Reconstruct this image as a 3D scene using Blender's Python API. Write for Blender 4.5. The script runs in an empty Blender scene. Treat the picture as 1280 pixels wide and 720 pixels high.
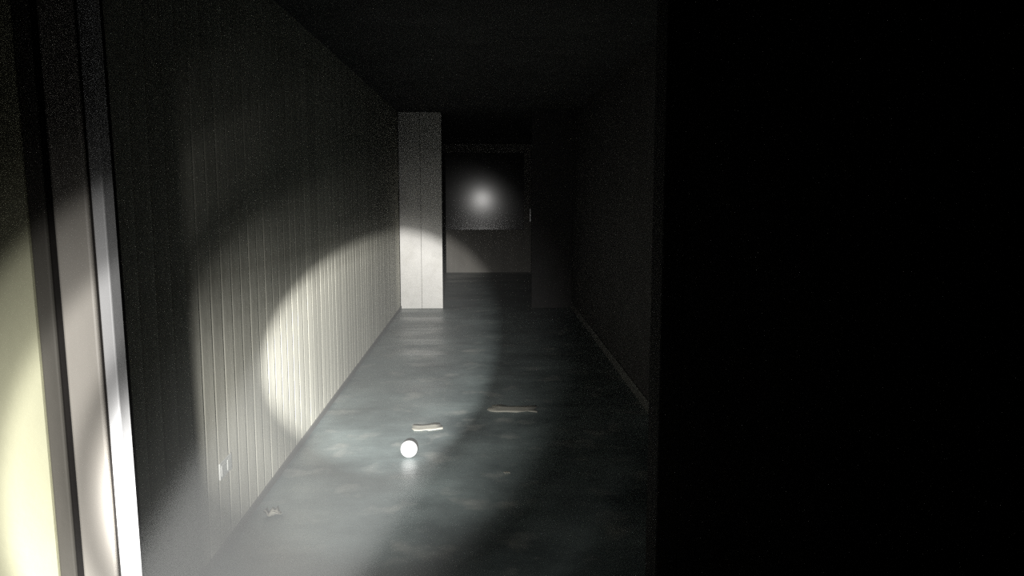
import bpy, bmesh, math, random
from mathutils import Vector, Matrix
random.seed(7)
S = bpy.context.scene
C = S.collection

# ------------------------------------------------------------------ camera
cam_d = bpy.data.cameras.new('camera')
cam_d.sensor_width = 36.0
cam_d.lens = 36.0 * 1000.0 / 1280.0
cam_d.clip_start = 0.02
cam = bpy.data.objects.new('camera', cam_d)
C.objects.link(cam)
EYE = Vector((0.0, 0.0, 1.5))
PITCH, YAW = math.atan(0.120), math.atan(0.032)
cam.location = EYE
cam.rotation_euler = (math.pi / 2 - PITCH, 0.0, -YAW)
S.camera = cam

# ------------------------------------------------------------------ world: no light, a thin haze added to veil the lower left
w = bpy.data.worlds.new('night')
S.world = w
w.use_nodes = True
nt = w.node_tree
nt.nodes.clear()
wo = nt.nodes.new('ShaderNodeOutputWorld')
bg = nt.nodes.new('ShaderNodeBackground')
bg.inputs['Color'].default_value = (0, 0, 0, 1)
bg.inputs['Strength'].default_value = 0.0
nt.links.new(bg.outputs[0], wo.inputs['Surface'])
vs = nt.nodes.new('ShaderNodeVolumeScatter')
vs.inputs['Color'].default_value = (0.93, 0.95, 0.95, 1)
vs.inputs['Density'].default_value = 0.008
vs.inputs['Anisotropy'].default_value = 0.0
nt.links.new(vs.outputs[0], wo.inputs['Volume'])

# ------------------------------------------------------------------ the flashlight (held left of and below the lens)
ld = bpy.data.lights.new('flashlight_beam', 'SPOT')
ld.energy = 5300.0
ld.color = (1.0, 0.985, 0.95)
ld.shadow_soft_size = 0.012
ld.spot_size = math.radians(75)
ld.spot_blend = 0.1
ld.use_nodes = True
lt = ld.node_tree
lt.nodes.clear()
lo = lt.nodes.new('ShaderNodeOutputLight')
em = lt.nodes.new('ShaderNodeEmission')
tc = lt.nodes.new('ShaderNodeTexCoord')
sx = lt.nodes.new('ShaderNodeSeparateXYZ')
lt.links.new(tc.outputs['Normal'], sx.inputs[0])
ab = lt.nodes.new('ShaderNodeMath'); ab.operation = 'ABSOLUTE'
lt.links.new(sx.outputs['Z'], ab.inputs[0])
mn = lt.nodes.new('ShaderNodeMath'); mn.operation = 'MINIMUM'; mn.inputs[1].default_value = 1.0
lt.links.new(ab.outputs[0], mn.inputs[0])
ac = lt.nodes.new('ShaderNodeMath'); ac.operation = 'ARCCOSINE'
lt.links.new(mn.outputs[0], ac.inputs[0])
tn = lt.nodes.new('ShaderNodeMath'); tn.operation = 'TANGENT'
lt.links.new(ac.outputs[0], tn.inputs[0])
mr = lt.nodes.new('ShaderNodeMath'); mr.operation = 'MULTIPLY'; mr.inputs[1].default_value = 1.0 / 0.6
lt.links.new(tn.outputs[0], mr.inputs[0])
cr = lt.nodes.new('ShaderNodeValToRGB')
lt.links.new(mr.outputs[0], cr.inputs[0])
# beam profile of a reflector torch: hot centre, corona, a thin dark ring, spill (tan of the angle off the axis)
LOP_SIDE, LOP_SLOPE = 1.6, -1.3
PROFILE = [(0.000, 0.58), (0.050, 0.62), (0.085, 0.80), (0.112, 1.0), (0.127, 0.85), (0.142, 0.145), (0.155, 0.105), (0.180, 0.082), (0.208, 0.050), (0.242, 0.0078),
           (0.263, 0.0026), (0.289, 0.0076), (0.345, 0.0105), (0.372, 0.0042), (0.430, 0.0026), (0.462, 0.0002), (0.55, 0.00004)]
el = cr.color_ramp.elements
while len(el) > 1:
    el.remove(el[-1])
for i, (t, v) in enumerate(PROFILE):
    e = el[0] if i == 0 else el.new(t / 0.6)
    e.position = t / 0.6
    e.color = (v, v, v, 1)
lt.links.new(cr.outputs[0], em.inputs['Color'])
# the corona is made lopsided: weaker above the hot centre, stronger below it
def lmath(op, a, b=None, c=None):
    n_ = lt.nodes.new('ShaderNodeMath'); n_.operation = op
    for i_, v_ in enumerate((a, b, c)):
        if v_ is None: continue
        if isinstance(v_, (int, float)): n_.inputs[i_].default_value = v_
        else: lt.links.new(v_, n_.inputs[i_])
    return n_.outputs[0]
flat_len = lmath('MAXIMUM', lmath('SQRT', lmath('ADD', lmath('MULTIPLY', sx.outputs['X'], sx.outputs['X']),
                 lmath('MULTIPLY', sx.outputs['Y'], sx.outputs['Y']))), 1e-4)
elev = lmath('DIVIDE', sx.outputs['Y'], flat_len)
lop = lmath('ADD', lmath('MULTIPLY', elev, LOP_SLOPE), LOP_SIDE - 1.0)
wgt = lt.nodes.new('ShaderNodeMapRange'); wgt.interpolation_type = 'SMOOTHSTEP'
wgt.inputs['From Min'].default_value = 0.13; wgt.inputs['From Max'].default_value = 0.175
lt.links.new(tn.outputs[0], wgt.inputs[0])
side = lmath('MULTIPLY', lmath('DIVIDE', sx.outputs['X'], flat_len), -0.7)
side = lmath('MINIMUM', side, 0.0)                       # the outer spill is weak on the right
wout = lt.nodes.new('ShaderNodeMapRange'); wout.interpolation_type = 'SMOOTHSTEP'
wout.inputs['From Min'].default_value = 0.24; wout.inputs['From Max'].default_value = 0.30
lt.links.new(tn.outputs[0], wout.inputs[0])
spill = lmath('ADD', lmath('MULTIPLY', side, wout.outputs[0]), 1.0)
lt.links.new(lmath('MULTIPLY', lmath('ADD', lmath('MULTIPLY', lop, wgt.outputs[0]), 1.0), spill), em.inputs['Strength'])
lt.links.new(em.outputs[0], lo.inputs[0])
lamp = bpy.data.objects.new('flashlight_beam', ld)
C.objects.link(lamp)
lamp.location = (-0.14, 0.0, 1.28)
BEAM = (-0.1045, 1.0, -0.1620)          # direction the torch points in
lamp.rotation_euler = Vector(BEAM).to_track_quat('-Z', 'Y').to_euler()

# ------------------------------------------------------------------ exposure
S.view_settings.view_transform = 'Standard'
S.view_settings.look = 'None'
S.view_settings.gamma = 1.0
S.view_settings.use_curve_mapping = False
S.view_settings.exposure = 0.0
S.cycles.max_bounces = 8
S.cycles.volume_bounces = 0
S.cycles.use_denoising = False        # keeps the fine grain of a dim hand-held shot
S.cycles.sample_clamp_indirect = 1.5

# ------------------------------------------------------------------ materials
def srgb(r, g, b):
    f = lambda c: c / 12.92 if c <= 0.04045 else ((c + 0.055) / 1.055) ** 2.4
    return (f(r / 255), f(g / 255), f(b / 255), 1)

def mat(name, col, rough=0.6, var=0.15, scale=(6, 6, 6), bump=0.15, bscale=60, dirt=None, dirt_amt=0.0, dscale=2.0, spec=0.5, bdist=0.004):
    m = bpy.data.materials.new(name)
    m.use_nodes = True
    n = m.node_tree.nodes; l = m.node_tree.links
    p = n['Principled BSDF']
    geo = n.new('ShaderNodeTexCoord')
    mp = n.new('ShaderNodeMapping'); mp.inputs['Scale'].default_value = scale
    l.new(geo.outputs['Object'], mp.inputs[0])
    ns = n.new('ShaderNodeTexNoise'); ns.inputs['Scale'].default_value = 1.0
    ns.inputs['Detail'].default_value = 6; ns.inputs['Roughness'].default_value = 0.6
    l.new(mp.outputs[0], ns.inputs[0])
    r = n.new('ShaderNodeValToRGB')
    r.color_ramp.elements[0].position = 0.3; r.color_ramp.elements[1].position = 0.7
    r.color_ramp.elements[0].color = tuple(c * (1 - var) for c in col[:3]) + (1,)
    r.color_ramp.elements[1].color = tuple(min(1, c * (1 + var)) for c in col[:3]) + (1,)
    l.new(ns.outputs[0], r.inputs[0])
    out = r.outputs[0]
    oi = n.new('ShaderNodeObjectInfo')
    hv = n.new('ShaderNodeHueSaturation')
    mm = n.new('ShaderNodeMapRange'); mm.inputs['To Min'].default_value = 1 - var * 0.6; mm.inputs['To Max'].default_value = 1 + var * 0.6
    l.new(oi.outputs['Random'], mm.inputs[0]); l.new(mm.outputs[0], hv.inputs['Value'])
    l.new(out, hv.inputs['Color']); out = hv.outputs[0]
    if dirt:
        n2 = n.new('ShaderNodeTexNoise'); n2.inputs['Scale'].default_value = dscale; n2.inputs['Detail'].default_value = 8
        n2.inputs['Roughness'].default_value = 0.65
        l.new(geo.outputs['Object'], n2.inputs[0])
        r2 = n.new('ShaderNodeValToRGB'); r2.color_ramp.elements[0].position = 0.5; r2.color_ramp.elements[1].position = 0.68
        r2.color_ramp.elements[1].color = (dirt_amt,) * 3 + (1,)
        l.new(n2.outputs[0], r2.inputs[0])
        mx = n.new('ShaderNodeMix'); mx.data_type = 'RGBA'
        l.new(r2.outputs[0], mx.inputs[0]); l.new(out, mx.inputs[6]); mx.inputs[7].default_value = dirt
        out = mx.outputs[2]
    l.new(out, p.inputs['Base Color'])
    p.inputs['Roughness'].default_value = rough
    p.inputs['Specular IOR Level'].default_value = spec
    if bump:
        nb = n.new('ShaderNodeTexNoise'); nb.inputs['Scale'].default_value = bscale; nb.inputs['Detail'].default_value = 4
        l.new(geo.outputs['Object'], nb.inputs[0])
        b = n.new('ShaderNodeBump'); b.inputs['Strength'].default_value = bump; b.inputs['Distance'].default_value = bdist
        l.new(nb.outputs[0], b.inputs['Height']); l.new(b.outputs[0], p.inputs['Normal'])
    return m

M = {}
M['plank'] = mat('painted_plank', (0.59, 0.58, 0.50, 1), 0.75, 0.18, (14, 14, 1.2), 0.25, 40, (0.26, 0.25, 0.20, 1), 0.5, 3.0, 0.12)
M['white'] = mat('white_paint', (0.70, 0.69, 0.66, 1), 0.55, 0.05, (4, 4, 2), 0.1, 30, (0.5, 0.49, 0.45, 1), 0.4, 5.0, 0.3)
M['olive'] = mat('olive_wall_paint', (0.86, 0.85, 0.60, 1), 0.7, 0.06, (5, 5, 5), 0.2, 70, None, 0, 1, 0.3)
M['casing'] = mat('casing_paint', (0.66, 0.62, 0.56, 1), 0.5, 0.06, (20, 20, 2), 0.1, 50, None, 0, 1, 0.4)
M['casing_bright'] = mat('jamb_paint', (0.84, 0.84, 0.85, 1), 0.5, 0.04, (20, 20, 2), 0.1, 50, None, 0, 1, 0.4)
M['strip'] = mat('grey_strip', (0.17, 0.16, 0.14, 1), 0.7, 0.15, (20, 20, 2), 0.2, 60, None, 0, 1, 0.3)
M['dark'] = mat('dark_backing_and_shade', (0.035, 0.033, 0.030, 1), 0.85, 0.15, (3, 3, 3), 0.2, 60, None, 0, 1, 0.1)  # near-black: plank backing, and shade put into the near wall's colour
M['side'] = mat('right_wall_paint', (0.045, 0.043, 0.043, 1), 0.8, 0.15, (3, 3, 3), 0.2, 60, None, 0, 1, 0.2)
M['ceil'] = mat('ceiling_paint', (0.06, 0.06, 0.06, 1), 0.9, 0.2, (3, 3, 3), 0.2, 50, None, 0, 1, 0.1)
M['base'] = mat('baseboard_paint', (0.10, 0.10, 0.095, 1), 0.7, 0.2, (6, 2, 6), 0.1, 50)
M['door'] = mat('varnished_door', (0.23, 0.22, 0.20, 1), 0.7, 0.1, (8, 8, 1), 0.05, 6, None, 0, 1, 0.15)
M['pane'] = mat('dark_glossy_pane', (0.030, 0.029, 0.028, 1), 0.135, 0.03, (2, 2, 2), 0.02, 5, None, 0, 1, 0.45)
M['metal'] = mat('dull_metal', (0.3, 0.3, 0.3, 1), 0.35, 0.1)
M['metal'].node_tree.nodes['Principled BSDF'].inputs['Metallic'].default_value = 1.0
M['ball'] = mat('white_rubber', (0.85, 0.86, 0.86, 1), 0.45, 0.03, (8, 8, 8), 0.1, 40)
M['paper'] = mat('pale_paper', (0.36, 0.35, 0.30, 1), 0.8, 0.12, (9, 9, 9), 0.2, 30)
M['plastic'] = mat('outlet_plastic', (0.62, 0.63, 0.60, 1), 0.35, 0.03)
M['shade_strip'] = mat('groove_shade_black', (0.025, 0.022, 0.020, 1), 0.6, 0.1, (20, 20, 2), 0.2, 60, None, 0, 1, 0.3)  # near-black colour standing for shade in the frame's grooves
M['slot'] = mat('outlet_slot', (0.02, 0.02, 0.02, 1), 0.6, 0.05)

def floor_material():
    m = bpy.data.materials.new('worn_wet_lino')
    m.use_nodes = True
    n = m.node_tree.nodes; l = m.node_tree.links
    p = n['Principled BSDF']
    tcx = n.new('ShaderNodeTexCoord')
    n1 = n.new('ShaderNodeTexNoise'); n1.inputs['Scale'].default_value = 1.7; n1.inputs['Detail'].default_value = 8; n1.inputs['Roughness'].default_value = 0.62
    l.new(tcx.outputs['Object'], n1.inputs[0])
    r = n.new('ShaderNodeValToRGB')
    r.color_ramp.elements[0].position = 0.34; r.color_ramp.elements[0].color = (0.050, 0.070, 0.072, 1)
    r.color_ramp.elements[1].position = 0.70; r.color_ramp.elements[1].color = (0.185, 0.228, 0.226, 1)
    l.new(n1.outputs[0], r.inputs[0])
    # pale worn patches
    n2 = n.new('ShaderNodeTexNoise'); n2.inputs['Scale'].default_value = 4.2; n2.inputs['Detail'].default_value = 6
    l.new(tcx.outputs['Object'], n2.inputs[0])
    r2 = n.new('ShaderNodeValToRGB'); r2.color_ramp.elements[0].position = 0.56; r2.color_ramp.elements[1].position = 0.72
    r2.color_ramp.elements[1].color = (0.55, 0.55, 0.55, 1)
    l.new(n2.outputs[0], r2.inputs[0])
    mx = n.new('ShaderNodeMix'); mx.data_type = 'RGBA'
    l.new(r2.outputs[0], mx.inputs[0]); l.new(r.outputs[0], mx.inputs[6]); mx.inputs[7].default_value = (0.34, 0.345, 0.32, 1)
    l.new(mx.outputs[2], p.inputs['Base Color'])
    # damp film: roughness varies in bands across the corridor
    mp = n.new('ShaderNodeMapping'); mp.inputs['Scale'].default_value = (0.7, 3.2, 1)
    l.new(tcx.outputs['Object'], mp.inputs[0])
    n3 = n.new('ShaderNodeTexNoise'); n3.inputs['Scale'].default_value = 1.0; n3.inputs['Detail'].default_value = 5
    l.new(mp.outputs[0], n3.inputs[0])
    rr = n.new('ShaderNodeMapRange'); rr.inputs['From Min'].default_value = 0.38; rr.inputs['From Max'].default_value = 0.62
    rr.inputs['To Min'].default_value = 0.32; rr.inputs['To Max'].default_value = 0.50
    l.new(n3.outputs[0], rr.inputs[0]); l.new(rr.outputs[0], p.inputs['Roughness'])
    b = n.new('ShaderNodeBump'); b.inputs['Strength'].default_value = 0.35; b.inputs['Distance'].default_value = 0.02
    l.new(n3.outputs[0], b.inputs['Height'])
    nb = n.new('ShaderNodeTexNoise'); nb.inputs['Scale'].default_value = 28; nb.inputs['Detail'].default_value = 4
    l.new(tcx.outputs['Object'], nb.inputs[0])
    b2 = n.new('ShaderNodeBump'); b2.inputs['Strength'].default_value = 0.2; b2.inputs['Distance'].default_value = 0.004
    l.new(nb.outputs[0], b2.inputs['Height']); l.new(b.outputs[0], b2.inputs['Normal'])
    l.new(b2.outputs[0], p.inputs['Normal'])
    p.inputs['Specular IOR Level'].default_value = 0.5
    return m
M['floor'] = floor_material()

# ------------------------------------------------------------------ builders
def box(bm, x0, x1, y0, y1, z0, z1, bev=0.0):
    r = bmesh.ops.create_cube(bm, size=1.0)
    vs_ = r['verts']
    for v in vs_:
        v.co = Vector((x0 + (v.co.x + 0.5) * (x1 - x0), y0 + (v.co.y + 0.5) * (y1 - y0), z0 + (v.co.z + 0.5) * (z1 - z0)))
    if bev:
        ed = list({e for v in vs_ for e in v.link_edges})
        bmesh.ops.bevel(bm, geom=ed, offset=bev, segments=2, affect='EDGES', profile=0.5)

def obj(name, bm, m, parent=None, loc=(0, 0, 0), smooth=False):
    bmesh.ops.recalc_face_normals(bm, faces=bm.faces)
    me = bpy.data.meshes.new(name)
    bm.to_mesh(me); bm.free()
    me.materials.append(m)
    if smooth:
        for p in me.polygons: p.use_smooth = True
    o = bpy.data.objects.new(name, me)
    C.objects.link(o)
    o.location = loc
    if parent: o.parent = parent
    return o

def bobj(name, dims, m, parent=None, bev=0.0):
    bm = bmesh.new(); box(bm, *dims, bev=bev)
    return obj(name, bm, m, parent)

def struct(o, label=None):
    o['kind'] = 'structure'
    if label: o['label'] = label
    return o

def empty(name, loc):
    o = bpy.data.objects.new(name, None)
    o.empty_display_size = 0.1
    C.objects.link(o); o.location = loc
    return o

def tag(o, label, cat, group=None):
    o['label'] = label; o['category'] = cat
    if group: o['group'] = group
    return o

# ------------------------------------------------------------------ the setting
WX, H, YN, YC, YE = 1.11, 2.5, 1.05, 10.30, 15.0     # corridor half width, height, near wall, cross wall, end wall
NT = 0.07                                            # the near wall's thickness

struct(bobj('floor', (-2.4, 2.4, -1.6, YE + 0.2, -0.08, 0.0), M['floor']), 'worn damp grey-green floor of the long dark corridor')
struct(bobj('ceiling', (-2.4, 2.4, -1.6, YE + 0.2, H, H + 0.08), M['ceil']), 'dark ceiling above the corridor')

# left wall: backing with vertical boards
wl = struct(bobj('wall_left', (-WX - 0.12, -WX - 0.014, YN + NT, YE, 0, H), M['dark']), 'left corridor wall of pale vertical boards')
plank_bm = bmesh.new()
PW = 0.132
prof = [(-0.016, 0.0), (-0.0011, 0.0003)]
for i in range(9):
    u = i / 8
    prof.append((-0.0006 * (2 * u - 1) ** 2, 0.0008 + u * (PW - 0.0016)))
prof += [(-0.0011, PW - 0.0003), (-0.016, PW)]
lo_v = [plank_bm.verts.new((x, y, 0.0)) for x, y in prof]
hi_v = [plank_bm.verts.new((x, y, H)) for x, y in prof]
for i in range(len(prof) - 1):
    plank_bm.faces.new((lo_v[i], lo_v[i + 1], hi_v[i + 1], hi_v[i]))
plank_bm.faces.new((lo_v[-1], lo_v[0], hi_v[0], hi_v[-1]))
p0 = obj('plank', plank_bm, M['plank'], wl)
for f_ in p0.data.polygons:
    if f_.normal.x > 0.97: f_.use_smooth = True
y = YN + NT + 0.002
k = 0
while y + PW < YC + 0.01:
    o = p0 if k == 0 else p0.copy()
    if k: C.objects.link(o)
    o.parent = wl
    o.location = (-WX + random.uniform(-0.0004, 0.0004), y, 0)
    y += PW; k += 1
struct(bobj('baseboard_left', (-WX - 0.002, -WX + 0.010, YN + NT + 0.002, YC - 0.003, 0, 0.035), M['base']), 'low dark baseboard along the left boarded wall')
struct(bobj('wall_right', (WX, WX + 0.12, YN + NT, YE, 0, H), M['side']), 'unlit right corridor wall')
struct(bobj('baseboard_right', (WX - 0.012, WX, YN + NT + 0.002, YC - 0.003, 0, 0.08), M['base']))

# cross wall with a central opening, 10 m down the corridor
OL, OR = -0.567, 0.585
pl = empty('wall_cross_left', ((-WX + OL) / 2, YC + 0.08, 0))
pl['label'] = 'white pier closing off the left side at the corridor end'
struct(pl)
def local_box(name, dims, m, root, bev=0.0):
    o = bobj(name, dims, m, None, bev)
    o.parent = root
    o.matrix_parent_inverse = Matrix.Translation(-root.location)
    return o
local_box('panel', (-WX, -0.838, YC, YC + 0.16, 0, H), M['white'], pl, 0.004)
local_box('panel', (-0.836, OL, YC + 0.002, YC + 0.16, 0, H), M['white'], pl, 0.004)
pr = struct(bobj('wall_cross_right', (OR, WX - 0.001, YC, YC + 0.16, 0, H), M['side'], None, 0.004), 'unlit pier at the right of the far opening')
# end wall with a wide varnished door
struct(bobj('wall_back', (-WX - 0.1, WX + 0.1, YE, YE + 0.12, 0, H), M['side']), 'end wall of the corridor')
dr = struct(empty('door_2', (0, YE, 0)), 'wide glossy dark door at the far end of the corridor')
local_box('door_leaf', (-0.98, 0.92, YE - 0.045, YE - 0.001, 0.0, 2.38), M['door'], dr, 0.004)
local_box('pane', (-0.80, 0.70, YE - 0.050, YE - 0.040, 0.80, 2.22), M['pane'], dr, 0.002)
for dims_ in ((-0.84, -0.80, YE - 0.058, YE - 0.040, 0.76, 2.26), (0.70, 0.74, YE - 0.058, YE - 0.040, 0.76, 2.26),
              (-0.80, 0.70, YE - 0.058, YE - 0.040, 0.76, 0.80), (-0.80, 0.70, YE - 0.058, YE - 0.040, 2.22, 2.26)):
    local_box('pane_bead', dims_, M['door'], dr, 0.003)
local_box('header', (-1.09, 1.03, YE - 0.06, YE - 0.001, 2.40, 2.498), M['side'], dr, 0.004)
local_box('jamb', (-1.09, -0.985, YE - 0.06, YE - 0.001, 0, 2.398), M['side'], dr, 0.004)
local_box('jamb', (0.925, 1.03, YE - 0.06, YE - 0.001, 0, 2.398), M['side'], dr, 0.004)
hb = bmesh.new(); box(hb, 0.80, 0.83, YE - 0.10, YE - 0.045, 0.95, 1.20, 0.006)
h_ = obj('handle', hb, M['metal'], dr); h_.matrix_parent_inverse = Matrix.Translation(-dr.location)

# near wall: the doorway the picture is taken through
XJL, XJR = -0.485, 0.233
DH = 2.06
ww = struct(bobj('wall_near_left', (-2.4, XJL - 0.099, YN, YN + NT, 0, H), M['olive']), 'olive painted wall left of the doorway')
struct(bobj('wall_near_right', (XJR + 0.03, 2.4, YN, YN + NT, 0, H), M['dark']), 'wall right of the doorway, its shade put into the colour')
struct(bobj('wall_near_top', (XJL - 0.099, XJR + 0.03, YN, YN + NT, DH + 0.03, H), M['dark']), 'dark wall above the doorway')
dc = struct(empty('door_1', (XJL, YN, 0)), 'stepped pale doorway frame close at the left edge')
X = XJL
local_box('jamb_stop', (X - 0.016, X, YN, YN + 0.030, 0, DH), M['casing_bright'], dc, 0.002)
local_box('casing_board', (X - 0.0635, X - 0.0200, YN - 0.004, YN + NT, 0, DH), M['casing'], dc, 0.003)
local_box('weather_strip', (X - 0.0985, X - 0.0765, YN + 0.002, YN + NT, 0, DH), M['strip'], dc, 0.003)
local_box('groove_shade', (X - 0.0765, X - 0.0640, YN + 0.004, YN + NT, 0, DH), M['shade_strip'], dc, 0.003)  # dark fill in place of the shade in the deep groove
local_box('groove_shade', (X - 0.0200, X - 0.0162, YN + 0.003, YN + 0.03, 0, DH), M['shade_strip'], dc)  # dark fill in place of the shade in the narrow groove
local_box('rebate', (X - 0.099, X - 0.0165, YN + 0.035, YN + NT + 0.004, 0, DH), M['dark'], dc)  # very dark colour adds to the groove's shade
local_box('right_jamb', (XJR, XJR + 0.03, YN, YN + NT, 0, DH), M['dark'], dc, 0.002)  # unlit side of the doorway, darkened by its colour
local_box('head_jamb', (X - 0.099, XJR + 0.03, YN, YN + NT, DH, DH + 0.03), M['dark'], dc, 0.002)

# the old frame has settled: its left side leans a little, top to the left
for o in [ww] + [c for c in dc.children if c.name.split('.')[0] not in ('right_jamb', 'head_jamb')]:
    for v in o.data.vertices:
        v.co.x -= 0.016 * (v.co.z - 1.12)

# ------------------------------------------------------------------ things
# white ball added in place of a small bright dot
bb = bmesh.new()
bmesh.ops.create_icosphere(bb, subdivisions=4, radius=0.048)
ball = tag(obj('ball', bb, M['ball'], None, (-0.445, 4.43, 0.047), True), 'small round white ball put in for a bright dot on the damp floor', 'ball')

def scrap(loc, sx_, sy_, rot, seed, label, lift=0.006):
    rnd = random.Random(seed)
    bm = bmesh.new()
    nx, ny = 5, 4
    g = {}
    for s in (0, 1):
        for i in range(nx + 1):
            for j in range(ny + 1):
                u, v = i / nx - 0.5, j / ny - 0.5
                edge = abs(u) == 0.5 or abs(v) == 0.5
                rr_ = random.Random(seed * 1000 + i * 17 + j)
                z = 0.001 + lift * rr_.random() * (1.6 if edge else 0.5)
                dx = rr_.uniform(-0.07, 0.07) if edge else 0; dy = rr_.uniform(-0.07, 0.07) if edge else 0
                g[s, i, j] = bm.verts.new(((u + dx) * sx_, (v + dy) * sy_, z + (0.0008 if s else 0)))
    for i in range(nx):
        for j in range(ny):
            bm.faces.new((g[1, i, j], g[1, i + 1, j], g[1, i + 1, j + 1], g[1, i, j + 1]))
            bm.faces.new((g[0, i, j], g[0, i, j + 1], g[0, i + 1, j + 1], g[0, i + 1, j]))
    ring = [(i, 0) for i in range(nx)] + [(nx, j) for j in range(ny)] + [(i, ny) for i in range(nx, 0, -1)] + [(0, j) for j in range(ny, 0, -1)]
    for a, b in zip(ring, ring[1:] + ring[:1]):
        bm.faces.new((g[0, a[0], a[1]], g[0, b[0], b[1]], g[1, b[0], b[1]], g[1, a[0], a[1]]))
    o = obj('paper_scrap', bm, M['paper'], None, loc, True)
    o.rotation_euler.z = rot
    return tag(o, label, 'paper', 'paper scraps on the corridor floor')

scrap((-0.385, 5.0, 0), 0.18, 0.15, 0.15, 1, 'pale paper scrap on the floor just behind the white ball')
scrap((0.175, 5.42, 0), 0.33, 0.17, -0.1, 2, 'wide pale paper scrap on the dim floor right of the ball')
scrap((0.105, 4.15, 0), 0.03, 0.03, 0.4, 3, 'tiny pale scrap alone in the middle of the floor', 0.003)
scrap((-1.00, 3.62, 0), 0.07, 0.06, 0.7, 4, 'small crumpled scrap at the foot of the left wall', 0.02)

# wall outlet
ot = tag(empty('wall_outlet', (-WX, 3.30, 0.35)), 'small white wall outlet low on the left boarded wall', 'outlet')
local_box('cover_plate', (-WX + 0.001, -WX + 0.009, 3.225, 3.375, 0.315, 0.385), M['plastic'], ot, 0.002)
for yc in (3.262, 3.338):
    f = local_box('socket', (-WX + 0.007, -WX + 0.0115, yc - 0.024, yc + 0.024, 0.327, 0.373), M['plastic'], ot, 0.002)
    for yy in (yc - 0.009, yc + 0.009):
        s_ = bobj('slot', (-WX + 0.0105, -WX + 0.012, yy - 0.0015, yy + 0.0015, 0.342, 0.358), M['slot'])
        s_.parent = f
        s_.matrix_parent_inverse = Matrix.Translation(-ot.location)
